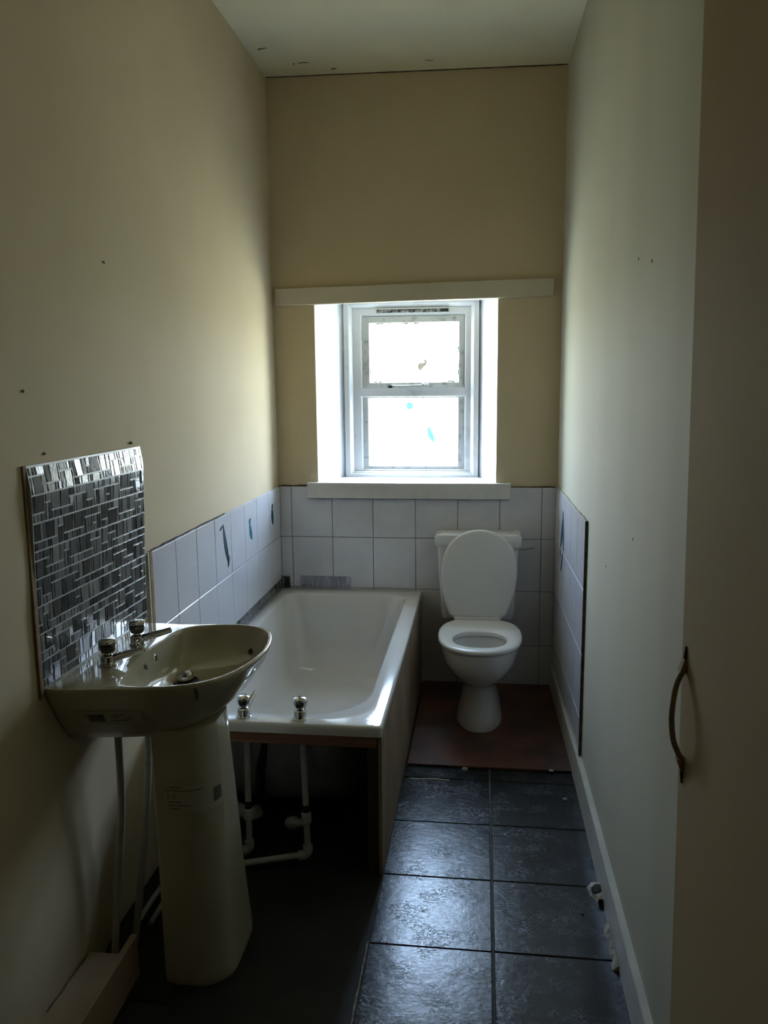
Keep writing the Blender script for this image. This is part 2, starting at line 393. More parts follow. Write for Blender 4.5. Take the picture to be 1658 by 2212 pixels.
# skirting on the right
V = []; ysk = [.43 + k * (YB - .43) / 30 for k in range(31)]
for y in ysk:
    h = .128 + .004 * math.sin(y * 3); xw = xr(y)
    for x, z in ((xw, -.009), (xw - .019, -.009), (xw - .019, h - .003), (xw - .016, h), (xw, h + .001)): V.append((x, y, z))
Fc = []
for i in range(30):
    for j in range(5): Fc.append((5 * i + j, 5 * i + (j + 1) % 5, 5 * i + 5 + (j + 1) % 5, 5 * i + 5 + j))
Fc += [(0, 1, 2, 3, 4), tuple(150 + j for j in range(5))]
tag(obj('baseboard_right', V, Fc, M['skirt']), 'chipped cream skirting board along the right wall', kind='structure')

fleck(fl, [(-.3065 + random.uniform(-.001, .001), 1.45 + .58 * k / 40, -.001) for k in range(41)], .006, M['plaster'], 'lit_tile_edge', 'z', .004)  # pale strip paints in the lit left edge of the tiles
# ------------------------------------------------------------------ wall tiles
def RX(u, v, n, p):  # columns u,v,n
    m = Matrix((u, v, n)).transposed().to_4x4(); m.translation = p; return m
JX = [-1.042, -.981, -.766, -.553, -.333, -.118, .094, .303, .372]
JZ = [.0, .215, .505, .776, 1.042]
box('grout', -1.05, .376, YB - .004, YB + .001, 0, 1.042, M['grout'], wb)
for i in range(8):
    for j in range(4):
        x0, x1, z0, z1 = JX[i], JX[i + 1], JZ[j], JZ[j + 1]
        g = .0026
        T = RX((1, 0, 0), (0, 0, 1), (0, -1, 0), ((x0 + x1) / 2, YB - .003, (z0 + z1) / 2)) @ Matrix.Rotation(random.uniform(-.006, .006), 4, 'X') @ Matrix.Rotation(random.uniform(-.006, .006), 4, 'Y')
        tile('wall_tile', x1 - x0 - g, z1 - z0 - g, .007, M['tile'], wb, T)
JY = [2.392, 2.596, 2.800, 3.004, 3.208, 3.405, 3.602, 3.815, 4.040]; JZL = [.49, .777, 1.040]
box('grout', XL - .001, XL + .004, 2.39, 4.045, .49, 1.040, M['groutL'], wl)
ltile = {}
for i in range(8):
    for j in range(2):
        y0, y1, z0, z1 = JY[i], JY[i + 1], JZL[j], JZL[j + 1]; g = .0025
        T = RX((0, 1, 0), (0, 0, 1), (1, 0, 0), (XL + .003, (y0 + y1) / 2, (z0 + z1) / 2)) @ Matrix.Rotation(random.uniform(-.004, .004), 4, 'X') @ Matrix.Rotation(random.uniform(-.004, .004), 4, 'Y')
        ltile[i, j] = tile('wall_tile', y1 - y0 - g, z1 - z0 - g, .006, M['tileL'], wl, T)
V, Fc = boxm(XL - .001, XL + .012, 2.372, 2.391, .50, 1.043)
obj('edge_trim', V, Fc, M['edge_brown'], wl); box('edge_trim', XL - .001, XL + .011, 2.360, 2.372, .50, 1.043, M['cream_wood'], wl)
JYR = [2.995, 3.205, 3.415, 3.625, 3.835, 4.038]; JZR = [.130, .279, .531, .785, 1.048]
V, Fc = boxm(0, 1, 2.990, 4.04, .13, 1.05)
V = [((xr(y) - .004) if x == 0 else xr(y) + .004, y, z) for x, y, z in V]
obj('grout', V, Fc, M['groutL'], wr)
V, Fc = boxm(0, 1, 2.986, 2.991, .13, 1.053)
obj('edge_trim', [((xr(y) - .011) if x == 0 else xr(y) + .004, y, z) for x, y, z in V], Fc, M['grime'], wr)
rtile = {}
for i in range(5):
    for j in range(4):
        y0, y1, z0, z1 = JYR[i], JYR[i + 1], JZR[j], JZR[j + 1]; g = .0025
        yc = (y0 + y1) / 2; sl = (xr(y1) - xr(y0)) / (y1 - y0); u = Vector((sl, 1, 0)).normalized(); n = Vector((-1, sl, 0)).normalized()
        T = RX(-u, (0, 0, 1), n, (xr(yc) - .003, yc, (z0 + z1) / 2))
        rtile[i, j] = tile('wall_tile', y1 - y0 - g, z1 - z0 - g, .006, M['tileL'], wr, T)

def leafm(base, tip, bend, width, nrm, thick=.0012, n=14, peak=.45):
    """flat slender leaf from base to tip on a surface with normal nrm"""
    A, B, N_ = Vector(base), Vector(tip), Vector(nrm); d = B - A; s = N_.cross(d).normalized(); V = []; Fc = []
    for i in range(n + 1):
        t = i / n; c = A + d * t + s * bend * math.sin(math.pi * t)
        w = width * (math.sin(math.pi * min(1, t ** (math.log(.5) / math.log(peak)))) ** .8 * .5 + .04)
        for q in (-1, 1):
            for h in (0, 1): V.append(c + s * w * q + N_ * thick * h)
    for i in range(n):
        a = 4 * i; Fc += [(a, a + 2, a + 6, a + 4), (a + 1, a + 5, a + 7, a + 3), (a, a + 4, a + 5, a + 1), (a + 2, a + 3, a + 7, a + 6)]
    Fc += [(0, 1, 3, 2), (4 * n, 4 * n + 2, 4 * n + 3, 4 * n + 1)]
    return V, Fc
def put_motif(par, parts, m):
    """printed motif as a child of a tile that has its own rotation"""
    V, Fc = join(*parts)
    o = obj('leaf_motif', V, Fc, m, loc=(0, 0, 0)); o.parent = par
    o.matrix_parent_inverse = (par.parent.matrix_basis @ par.matrix_basis).inverted(); return o
xm = XL + .0092
put_motif(ltile[3, 1], [leafm((xm, 3.165, .826), (xm, 3.105, 1.004), .006, .030, (1, 0, 0)), leafm((xm, 3.060, .985), (xm, 3.105, 1.0), 0, .010, (1, 0, 0)), leafm((xm, 3.150, .815), (xm, 3.175, .86), 0, .010, (1, 0, 0))], M['feather_dark'])
put_motif(ltile[5, 1], [leafm((xm, 3.510, .862), (xm, 3.480, .945), .004, .032, (1, 0, 0)), leafm((xm, 3.47, .944), (xm, 3.50, .962), 0, .02, (1, 0, 0))], M['feather_teal'])
put_motif(ltile[7, 1], [leafm((xm, 3.885, .866), (xm, 3.875, .955), .004, .034, (1, 0, 0)), leafm((xm, 3.87, .95), (xm, 3.89, .972), 0, .016, (1, 0, 0))], M['feather_dark'])
def xrt(y): return xr(y) - .0095
def rl(y0, z0, y1, z1, b, w): return leafm((xrt(y0), y0, z0), (xrt(y1), y1, z1), b, w, (-1, 0, 0), thick=.0012)
put_motif(rtile[3, 3], [rl(3.775, .795, 3.700, .965, -.012, .046), rl(3.655, .80, 3.685, .945, .006, .030), rl(3.69, .955, 3.71, .975, 0, .02)], M['feather_dark'])
put_motif(rtile[3, 2], [rl(3.772, .745, 3.775, .792, .0, .014), rl(3.725, .690, 3.680, .785, .004, .024), rl(3.72, .69, 3.735, .712, 0, .02)], M['feather_dark'])
# grime line over the tiles
fleck(wb, [(-1.045 + .21 * k / 8, YB - .004, 1.045 + random.uniform(-.002, .002)) for k in range(9)], .008, M['grime'], 'grime_line', 'y', .008)
fleck(wb, [(.15 + .22 * k / 8, YB - .004, 1.045 + random.uniform(-.002, .002)) for k in range(9)], .008, M['grime'], 'grime_line', 'y', .008)
fleck(wl, [(XL + .004, 2.40 + .75 * k / 20, 1.0425 + random.uniform(-.0015, .0015)) for k in range(21)], .005, M['grime'], 'grime_line', 'x', .008)
fleck(wr, [(xr(3.0 + 1.03 * k / 24) - .003, 3.0 + 1.03 * k / 24, 1.0505 + random.uniform(-.004, .004)) for k in range(25)], .012, M['plaster'], 'grime_line', 'x', .010)
for y, z, w in ((2.2, 1.87, .008), (2.03, 1.84, .010), (2.55, .98, .006), (2.13, 1.15, .006)):
    fleck(wr, [(xr(y), y - w / 2, z), (xr(y), y, z + .003), (xr(y), y + w / 2, z)], .010, M['grime'], 'nail_hole', 'x', .002)
for y, z, w in ((1.82, 1.40, .01), (2.31, 1.39, .01), (1.75, 1.55, .006), (2.20, 1.9, .006)):
    fleck(wl, [(xl(y, z), y - w / 2, z), (xl(y, z), y, z + .003), (xl(y, z), y + w / 2, z)], .008, M['grime'], 'nail_hole', 'x', .008)

# ------------------------------------------------------------------ lintel board and sill
V, Fc = boxm(-1.032, .338, YB - .024, YB + .001, 0, 1)
V = [(x, y, (1.962 if z == 0 else 2.046) + .010 * (x + .35) / .7) for x, y, z in V]
o = obj('trim_1', V, Fc, M['cream_wood']); bevel(o, .004); tag(o, 'cream painted board fixed across the wall over the window', kind='structure')
fleck(o, [(-1.03 + .45 * k / 16, YB - .01, 2.040 + .010 * (-.68 + .45 * k / 16) / .7) for k in range(17)], .006, M['grime'], 'grime_line', 'y', .024)
o = box('trim_2', -.888, .146, YB - .040, YB + .001, .983, 1.061, M['sill'], bev=.004); tag(o, 'off-white timber sill board under the window', kind='structure')
box('sill_nosing', -.888, .146, YB - .044, YB - .002, 1.046, 1.064, M['sill'], o)
fleck(o, [(-.89 + 1.03 * k / 30, YB - .018, .982) for k in range(31)], .006, M['grime'], 'grime_line', 'y', .03)

# ------------------------------------------------------------------ window
wd = thing('window_1', 'small white timber window with a hinged light over a fixed light', None, (-.37, 4.3, 1.07), kind='structure')
def framem(x0, x1, z0, z1, wl_, wr_, wb_, wt_, y0, y1):
    a, b = rect(x0, x1, z0, z1, y0), rect(x0 + wl_, x1 - wr_, z0 + wb_, z1 - wt_, y0)
    c, d = rect(x0, x1, z0, z1, y1), rect(x0 + wl_, x1 - wr_, z0 + wb_, z1 - wt_, y1); V = a + b + c + d; Fc = []
    for j in range(4):
        k = (j + 1) % 4
        Fc += [(j, k, 4 + k, 4 + j), (8 + k, 8 + j, 12 + j, 12 + k), (j, 8 + j, 8 + k, k), (4 + j, 4 + k, 12 + k, 12 + j)]
    return V, Fc
def framec(x0, x1, z0, z1, wl_, wr_, wb_, wt_, y0, y1, c, d):
    a = rect(x0, x1, z0, z1, y0); b = rect(x0 + wl_ - c, x1 - wr_ + c, z0 + wb_ - c, z1 - wt_ + c, y0)
    e_ = rect(x0 + wl_, x1 - wr_, z0 + wb_, z1 - wt_, y0 + d); f_ = rect(x0 + wl_, x1 - wr_, z0 + wb_, z1 - wt_, y1); g_ = rect(x0, x1, z0, z1, y1)
    V = a + b + e_ + f_ + g_; Fc = []
    for j in range(4):
        k = (j + 1) % 4
        for l in range(0, 16, 4): Fc.append((l + j, l + k, l + 4 + k, l + 4 + j))
        Fc.append((j, 16 + j, 16 + k, k))
    return V, Fc
fr = obj('outer_frame', *framec(PX0 - .002, PX1 + .002, PZ0 - .002, PZ1 + .002, .042, .042, .030, .030, 4.255, 4.40, .017, .024), M['frame'], wd); bevel(fr, .003)
o = obj('inner_frame', *framec(PX0 + .030, PX1 - .030, PZ0 + .024, PZ1 - .026, 0.063, .046, .018, .046, 4.288, 4.39, .010, .016), M['frame'], wd); bevel(o, .004)
o = obj('bead', *framem(-.650, -.086, 1.488, 1.926, .0, .0, 0, 0, 4.28, 4.30), M['frame'], wd)
bpy.data.objects.remove(o)
o = box('transom', -.648, -.090, 4.274, 4.39, 1.494, 1.538, M['frame'], wd, bev=.004)
box('drip_edge', -.648, -.090, 4.268, 4.282, 1.530, 1.540, M['frame'], o)
ts = obj('top_sash', *framem(-.636, -.096, 1.538, 1.914, .039, .027, .030, .034, 4.298, 4.345), M['sash'], wd); bevel(ts, .003)
box('pane', -.600, -.122, 4.325, 4.329, 1.566, 1.885, M['pane'], ts)
# peeled sticker left on the upper pane
V, Fc = join(leafm((-.335, 4.322, 1.632), (-.300, 4.322, 1.668), .008, .030, (0, -1, 0)), leafm((-.308, 4.322, 1.655), (-.312, 4.322, 1.692), -.012, .014, (0, -1, 0)))
obj('sticker', V, Fc, M['film_brown'], ts)
for k in range(9):
    x = random.uniform(-.585, -.14); fleck(ts, [(x + .008 * i, 4.322, 1.880 + random.uniform(-.004, .004)) for i in range(random.randint(3, 6))], .012, M['mould'], 'dirt', 'y', .003)
for x, z, dx, dz in ((-.597, 1.60, 0, .01), (-.126, 1.72, 0, .012), (-.126, 1.60, 0, .012), (-.59, 1.572, .012, 0), (-.20, 1.572, .012, 0)):
    fleck(ts, [(x + dx * i + random.uniform(-.002, .002), 4.322, z + dz * i + random.uniform(-.002, .002)) for i in range(6)], .010, M['mould'], 'dirt', 'y', .003)
# casement stay
st = obj('window_stay', *tubem([(-.49, 4.288, 1.553), (-.44, 4.280, 1.549), (-.34, 4.280, 1.551), (-.28, 4.286, 1.556)], .005, 8), M['sash'], wd, smooth=True)
obj('stay_pin', *lathem([(.012, 0), (.012, .008), (.006, .016)], (-.485, 4.292, 1.548), 12, (0, -1, 0)), M['dark'], st)
obj('stay_pin', *lathem([(.009, 0), (.009, .008), (.005, .014)], (-.31, 4.292, 1.556), 12, (0, -1, 0)), M['sash'], st)
ls = obj('lower_light', *framem(-.636, -.092, 1.105, 1.496, .030, .034, .016, .010, 4.300, 4.345), M['sash'], wd); bevel(ls, .003)
box('pane', -.608, -.122, 4.325, 4.329, 1.118, 1.490, M['pane'], ls)
V, Fc = lathem([(.020, 0), (.020, .0012)], (-.385, 4.322, 1.445), 14, (0, -1, 0)); obj('sticker', V, Fc, M['film_teal'], ls)
obj('sticker', *leafm((-.255, 4.322, 1.250), (-.285, 4.322, 1.335), .004, .026, (0, -1, 0)), M['film_teal'], ls)
vt = obj('vent_strip', *framem(-.556, -.172, 1.925, 1.950, .004, .004, .004, .004, 4.272, 4.29), M['sash'], wd)
box('vent_mesh', -.553, -.175, 4.278, 4.29, 1.928, 1.947, M['mould'], vt)
box('cill', -.69, -.055, 4.268, 4.40, 1.068, 1.092, M['frame'], wd, bev=.003)
box('bed_gap', PX0 + .002, PX1 - .002, 4.263, 4.27, PZ0 - .003, PZ0 + .004, M['dark'], wd)

# ------------------------------------------------------------------ bath
bt = thing('bathtub', 'white acrylic bathtub with chrome taps against the left wall', 'bathtub', (-.67, 3.19, 0))
def rrect(x0, x1, y0, y1, r, z, n=8):
    """rounded rectangle ring; r = radii (x0y0, x1y0, x1y1, x0y1)"""
    P = []
    for (cx, cy, a0, rr) in ((x0 + r[0], y0 + r[0], 180, r[0]), (x1 - r[1], y0 + r[1], 270, r[1]), (x1 - r[2], y1 - r[2], 0, r[2]), (x0 + r[3], y1 - r[3], 90, r[3])):
        for k in range(n + 1):
            a = math.radians(a0 + 90 * k / n); P.append(Vector((cx + rr * math.cos(a), cy + rr * math.sin(a), z)))
    return P
q4 = lambda v: (v, v, v, v)
bx = (-1.040, -.300, 2.343, 4.036)
def ins(d): return (bx[0] + d, bx[1] - d, bx[2] + d, bx[3] - d)
rings = [rrect(*ins(.006), q4(.010), .470), rrect(*bx, q4(.014), .468), rrect(*bx, q4(.014), .492), rrect(*ins(.003), q4(.016), .4985), rrect(*ins(.010), q4(.02), .501),
         rrect(-.998, -.362, 2.420, 3.950, (.20, .22, .07, .07), .5005), rrect(-.990, -.370, 2.428, 3.942, (.20, .22, .075, .075), .497), rrect(-.984, -.376, 2.436, 3.936, (.20, .215, .08, .08), .488),
         rrect(-.966, -.395, 2.475, 3.900, (.19, .20, .10, .10), .36), rrect(-.945, -.415, 2.54, 3.855, (.18, .18, .12, .12), .22), rrect(-.925, -.435, 2.60, 3.815, (.16, .16, .13, .13), .155),
         rrect(-.890, -.470, 2.66, 3.770, (.13, .13, .12, .12), .128), rrect(-.82, -.54, 2.8, 3.68, q4(.10), .120)]
V, Fc = loftm(rings, cap0=False)
obj('tub', V, Fc, M['acrylic'], bt, smooth=True, sharp=50)
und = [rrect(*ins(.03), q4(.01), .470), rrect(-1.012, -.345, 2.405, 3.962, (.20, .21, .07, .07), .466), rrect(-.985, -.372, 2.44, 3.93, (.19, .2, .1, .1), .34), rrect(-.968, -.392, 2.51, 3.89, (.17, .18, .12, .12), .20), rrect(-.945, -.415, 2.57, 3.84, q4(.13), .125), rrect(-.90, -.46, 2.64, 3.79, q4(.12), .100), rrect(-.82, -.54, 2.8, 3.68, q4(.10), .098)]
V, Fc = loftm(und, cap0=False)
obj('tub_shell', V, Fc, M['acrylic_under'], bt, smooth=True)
obj('plug_hole', *lathem([(.009, 0), (.009, .003), (.006, .004)], (-.915, 3.806, .166), 14, (.1, -.75, .6)), M['dark'], bt)

def tap(parent, base, dr, s=1.0, hs=1.0, spout=(.088, .045)):
    b = Vector(base); d = Vector((dr[0], dr[1], 0)).normalized()
    root = obj('tap', *lathem([(.0240 * s, 0), (.0240 * s, .004 * s), (.0212 * s, .006 * s), (.0205 * s, .024 * s), (.0180 * s, .029 * s), (.0105 * s, .033 * s), (.0105 * s, .040 * s)], b, 24), M['chrome'], parent, smooth=True)
    P = [b + d * .008 * s + Vector((0, 0, .016 * s)), b + d * .030 + Vector((0, 0, .008 * s + spout[1] * .42)), b + d * spout[0] * .65 + Vector((0, 0, spout[1] * .78)), b + d * spout[0] + Vector((0, 0, spout[1]))]
    obj('spout', *tubem(curvep(P, 5), [.0125 * s - (.004 * s) * k / 15 for k in range(16)], 16), M['chrome'], root, smooth=True, sharp=60)
    h = b + Vector((0, 0, .036 * s)); t = s * hs
    hd = obj('handle', *lathem([(.010 * s, 0), (.0155 * t, .003 * t), (.0190 * t, .010 * t), (.0200 * t, .019 * t), (.0190 * t, .026 * t)], h, 9), M['smoky'], root, smooth=True, sharp=20)
    obj('handle_cap', *lathem([(.0200 * t, .0255 * t), (.0212 * t, .0275 * t), (.0205 * t, .0310 * t), (.015 * t, .0345 * t), (.005 * t, .0355 * t)], h, 20), M['chrome'], root, smooth=True)
    return root
tap(bt, (-.757, 2.388, .4995), (.15, 1), 1.02, spout=(.085, .05)); tap(bt, (-.571, 2.390, .4995), (-.03, 1), 1.02, spout=(.085, .022))

o = box('timber_batten', -1.03, -.318, 2.350, 2.392, .428, .4675, M['timber'], bev=.002); tag(o, 'bare orange-brown timber batten under the near bath rim', 'batten')
pn = thing('bath_panel', 'brown hardboard side panel of the bath facing the toilet', 'panel', (-.31, 3.19, 0))
box('board', -.3145, -.3035, 2.352, 4.034, -.008, .467, M['hardboard'], pn)
box('post', -.350, -.315, 2.356, 2.392, -.008, .428, M['dark_timber'], pn)

# pipes under the bath
def elbow(c, a, b, r=.016):
    c = Vector(c); a = Vector(a); b = Vector(b)
    pts = curvep([c + a * .032, c + a * .012, c + b * .012, c + b * .032], 5)
    return tubem(pts, r, 12)
def run(name, label, top, low, ex, loc, side):
    p = thing(name, label, 'pipe', loc)
    T, Lo, E_ = Vector(top), Vector(low), Vector(ex)
    up = (T - Lo).normalized(); hz = (E_ - Lo).normalized()
    mid = Lo + up * ((.155 - Lo.z) / up.z)
    obj('pipe', *tubem([T, mid + up * .045], .0105), M['pipe'], p, smooth=True)
    obj('collar', *tubem([mid + up * .045, mid + up * .018], .0115), M['rubber'], p, smooth=True)
    obj('coupling', *tubem([mid + up * .020, mid + up * .016, mid - up * .016, mid - up * .02], [.012, .0165, .0165, .012]), M['pipe'], p, smooth=True)
    obj('pipe', *tubem([mid - up * .018, Lo + up * .02], .0105), M['pipe'], p, smooth=True)
    obj('elbow', *elbow(Lo, up, hz), M['pipe'], p, smooth=True)
    obj('pipe', *tubem([Lo + hz * .028, E_], .0105), M['pipe'], p, smooth=True)
    return p
run('supply_pipe', 'left white supply pipe dropping from the bath tap to the floor', (-.757, 2.412, .468), (-.757, 2.392, .030), (-.93, 2.345, .016), (-.757, 2.39, 0), -1)
sp2 = run('supply_pipe', 'right white supply pipe dropping from the bath tap, longest along the floor', (-.571, 2.412, .468), (-.556, 2.385, .030), (-.90, 2.290, .012), (-.56, 2.39, 0), 1)
o = obj('waste_trap', *tubem(curvep([(-.90, 2.50, .16), (-.84, 2.49, .125), (-.77, 2.475, .112), (-.745, 2.475, .125)], 5), .022), M['pipe_grey'], smooth=True); tag(o, 'grey plastic waste bend behind the left supply pipe', 'pipe')
obj('pipe_stub', *tubem([(-.562, 2.392, .135), (-.595, 2.415, .122), (-.612, 2.43, .112), (-.632, 2.445, .102)], [.010, .014, .023, .019]), M['pipe_grey'], sp2, smooth=True)
obj('overflow_hose', *tubem(curvep([(-.70, 2.43, .455), (-.705, 2.44, .38), (-.73, 2.47, .28), (-.76, 2.56, .12), (-.78, 2.68, .05)], 6), .016), M['rubber'], bt, smooth=True)

# ------------------------------------------------------------------ basin
XW = -1.046
OUT = [(XW, 1.731), (-.93, 1.743), (-.784, 1.766), (-.671, 1.810), (-.609, 1.908), (-.583, 2.056), (-.600, 2.190), (-.640, 2.262), (-.725, 2.294), (-.86, 2.290), (XW, 2.288)]
INN = [(-.872, 1.784), (-.784, 1.7765), (-.678, 1.8195), (-.619, 1.912), (-.5935, 2.056), (-.610, 2.185), (-.648, 2.252), (-.728, 2.283), (-.83, 2.266), (-.884, 2.222), (-.903, 2.101), (-.909, 2.0), (-.900, 1.879)]
def polar(poly, c, N):
    """ray-cast a closed polygon into N points by angle"""
    P = [Vector((p[0], p[1])) for p in poly]; C_ = Vector(c); res = []
    for k in range(N):
        a = 2 * math.pi * k / N; d = Vector((math.cos(a), math.sin(a))); best = None
        for i in range(len(P)):
            p, q = P[i] - C_, P[(i + 1) % len(P)] - C_; e_ = q - p
            den = d.x * e_.y - d.y * e_.x
            if abs(den) < 1e-9: continue
            t = (p.x * e_.y - p.y * e_.x) / den; u = (p.x * d.y - p.y * d.x) / den
            if t > 0 and -1e-6 <= u <= 1 + 1e-6 and (best is None or t < best): best = t
        res.append(C_ + d * best)
    return res
BC = (-.79, 2.03); NB = 96
sm = curvep([(p[0], p[1], 0) for p in OUT], 8)
outer = polar([(v.x, v.y) for v in sm], BC, NB)
smi = curvep([(p[0], p[1], 0) for p in (INN[-1:] + INN + INN[:2])], 8); smi = smi[8:-8]
inner = polar([(v.x, v.y) for v in smi[:-1]], BC, NB)
YC = 2.015
def oring(sx, sy, z): return [Vector((XW + (p.x - XW) * sx, YC + (p.y - YC) * sy, z)) for p in outer]
DC = Vector((-.80, 2.055))
def iring(s, z, grow=0):
    return [Vector((DC.x + (p.x - DC.x) * s, DC.y + (p.y - DC.y) * s, z)) for p in inner]
def mixr(t, z): return [Vector((a.x * (1 - t) + b.x * t, a.y * (1 - t) + b.y * t, z)) for a, b in zip(outer, inner)]
rings = [oring(.42, .48, .655), oring(.60, .56, .659), oring(.69, .63, .669), oring(.78, .71, .694), oring(.87, .81, .735), oring(.935, .905, .777), oring(.965, .945, .797), oring(.992, .985, .822), oring(1, 1, .833), oring(.999, .998, .838), mixr(.25, .8405),
         mixr(.80, .8405), mixr(.93, .840), iring(1.0, .838), iring(.985, .832), iring(.955, .815), iring(.90, .788), iring(.80, .764), iring(.62, .746), iring(.40, .738), iring(.16, .735)]
ba = thing('wash_basin', 'white ceramic wash basin with two pillar taps, on a pedestal', 'basin', (-.8, 2.03, .655))
V, Fc = loftm(rings)
bowl = obj('bowl', V, Fc, M['ceramic'], ba, smooth=True, sharp=50)
tap(ba, (-.963, 1.905, .8405), (1, .12), .94, 1.18, spout=(.095, .043)); tap(ba, (-.957, 2.073, .8405), (1, .12), .94, 1.18, spout=(.095, .043))
dr = obj('drain', *lathem([(.038, 0), (.038, .003), (.032, .004), (.031, .001), (.0305, .001)], (-.825, 2.075, .737), 24), M['rubber'], ba, smooth=True)  # black ring paints in the shadow of the drain hole
obj('plug', *lathem([(.022, 0), (.026, .006), (.026, .016), (.022, .024), (.012, .027), (.003, .028)], (-.822, 2.077, .7385), 24, (-.30, -.16, .9)), M['chrome'], dr, smooth=True)
obj('overflow_hole', *lathem([(.0075, 0), (.0075, .002)], (-.8935, 1.975, .812), 12, (1, 0, .4)), M['dark'], ba)
obj('overflow_hole', *lathem([(.0062, 0), (.0095, .001), (.0095, .003), (.006, .0035)], (-.893, 2.035, .818), 12, (1, 0, .4)), M['chrome'], ba)
obj('overflow_hole', *lathem([(.0085, 0), (.0085, .002)], (-.676, 2.222, .779), 12, (-.5, -.75, .45)), M['dark'], ba)
fleck(ba, [(-.695, 1.8035, .836), (-.690, 1.802, .826), (-.688, 1.806, .812), (-.690, 1.812, .800), (-.694, 1.82, .79)], .006, M['rust'], 'rust_stain', 'y', .008)
# barcode sticker on the near side of the bowl (side surface at height z)
def bside(x, z):
    """y of the near side of the bowl at x, z"""
    L_ = [(.669, .69, .63), (.694, .78, .71), (.735, .87, .81), (.777, .935, .905), (.797, .965, .945), (.822, .992, .985)]
    for i in range(len(L_) - 1):
        if L_[i][0] <= z <= L_[i + 1][0]: break
    t = (z - L_[i][0]) / (L_[i + 1][0] - L_[i][0]); sx = L_[i][1] * (1 - t) + L_[i + 1][1] * t; sy = L_[i][2] * (1 - t) + L_[i + 1][2] * t
    X0 = XW + (x - XW) / sx
    best = min((abs(p.x - X0), p.y) for p in [Vector((v.x, v.y)) for v in sm] if p.y < 2.0)
    pts = sorted([(v.x, v.y) for v in sm if v.y < 2.0])
    yv = pts[0][1]
    for a_, b_ in zip(pts, pts[1:]):
        if a_[0] <= X0 <= b_[0]: yv = a_[1] + (b_[1] - a_[1]) * (X0 - a_[0]) / max(1e-6, b_[0] - a_[0])
    return YC + (yv - YC) * sy
def patch(fn, u0, u1, w0, w1, off, nu=6, nw=4):
    V = []; Fc = []
    for i in range(nu + 1):
        for j in range(nw + 1): V.append(fn(u0 + (u1 - u0) * i / nu, w0 + (w1 - w0) * j / nw, off))
    for i in range(nu):
        for j in range(nw):
            a = i * (nw + 1) + j; Fc.append((a, a + 1, a + nw + 2, a + nw + 1))
    return V, Fc
fb = lambda u, w, off: Vector((u, bside(u, w) - off, w))
sk = obj('sticker', *patch(fb, -.985, -.83, .725, .772, .0022, 12, 6), M['label'], ba, smooth=True)
bars = []
xx = -.962
while xx < -.922:
    ww = random.choice((.0014, .002, .0032)); bars.append(patch(fb, xx, xx + ww, .735, .760, .0030, 1, 4)); xx += ww + random.choice((.0006, .001))
tag(obj('barcode', *join(*bars), M['ink'], sk), kind='stuff')
obj('print_line', *join(*[patch(fb, a_, b_, w, w + .0022, .0030, 6, 1) for a_, b_, w in ((-.900, -.872, .757), (-.905, -.885, .750), (-.87, -.855, .744), (-.905, -.865, .738))]), M['ink'], sk)['kind'] = 'stuff'

# pedestal
pd = thing('basin_pedestal', 'tall white ceramic pedestal under the wash basin', 'pedestal', (-.75, 1.97, -.009))
def pring(z):
    t = z / .69
    x1 = -.650 - .036 * t ** 1.1 + .006 * (1 - t) ** 6; x0 = -.822 - .018 * t; y0 = 1.822 + .030 * t ** 1.2 - .004 * (1 - t) ** 6; y1 = 2.115 - .03 * t
    return x0, x1, y0, y1
def pr(z, d=0.0):
    x0, x1, y0, y1 = pring(z); return rrect(x0 + d, x1 - d, y0 + d, y1 - d, (.012, .085, .085, .012), z, 10)
zs = [-.009, .0, .02, .08, .2, .33, .45, .57, .69]
rings = [pr(0, .004)] + [pr(max(z, 0)) for z in zs[2:]]
rings[0] = [Vector((p.x, p.y, -.009)) for p in rings[0]]
rings.insert(1, [Vector((p.x, p.y, .002)) for p in pr(0)])
obj('column', *loftm(rings), M['ceramic'], pd, smooth=True, sharp=60)
def fp(s, z, off):
    """point on the pedestal: s = metres along the near face from its back edge, then round the front corner"""
    x0, x1, y0, y1 = pring(z); r = .085; L1 = (x1 - r) - (x0 + .012)
    if s <= L1: return Vector((x0 + .012 + s, y0 - off, z))
    a = (s - L1) / r; return Vector((x1 - r + (r + off) * math.sin(a), y0 + r - (r + off) * math.cos(a), z))
pk = obj('sticker', *patch(fp, .018, .182, .470, .545, .0012, 20, 3), M['label'], pd, smooth=True)
bars = []; ss = .150
while ss < .177:
    ww = random.choice((.0012, .002, .003)); bars.append(patch(fp, ss, ss + ww, .487, .523, .002, 1, 2)); ss += ww + random.choice((.0005, .0009))
tag(obj('barcode', *join(*bars), M['ink'], pk), kind='stuff')
ln = []
for a_, b_, w in ((.022, .120, .531), (.036, .07, .539), (.030, .065, .500), (.030, .090, .4915), (.033, .062, .482)):
    x = a_
    while x < b_:
        ww = random.uniform(.002, .007); ln.append(patch(fp, x, min(x + ww, b_), w, w + .0028, .002, 2, 1)); x += ww + .0013
tag(obj('print_line', *join(*ln), M['ink'], pk), kind='stuff')
ce_ = []
for c0, mid in ((.034, False), (.048, True)):
    for k in range(10):
        a0, a1 = math.radians(60 + 24 * k), math.radians(60 + 24 * (k + 1)); q = []
        for a, r in ((a0, .0062), (a1, .0062), (a1, .0046), (a0, .0046)): q.append(fp(c0 + r * math.cos(a), .5155 + r * math.sin(a), .002))
        ce_.append((q, [(0, 1, 2, 3)]))
    if mid: ce_.append(patch(fp, c0 - .005, c0 + .001, .5148, .5163, .002, 1, 1))
tag(obj('mark', *join(*ce_), M['ink'], pk), kind='stuff')

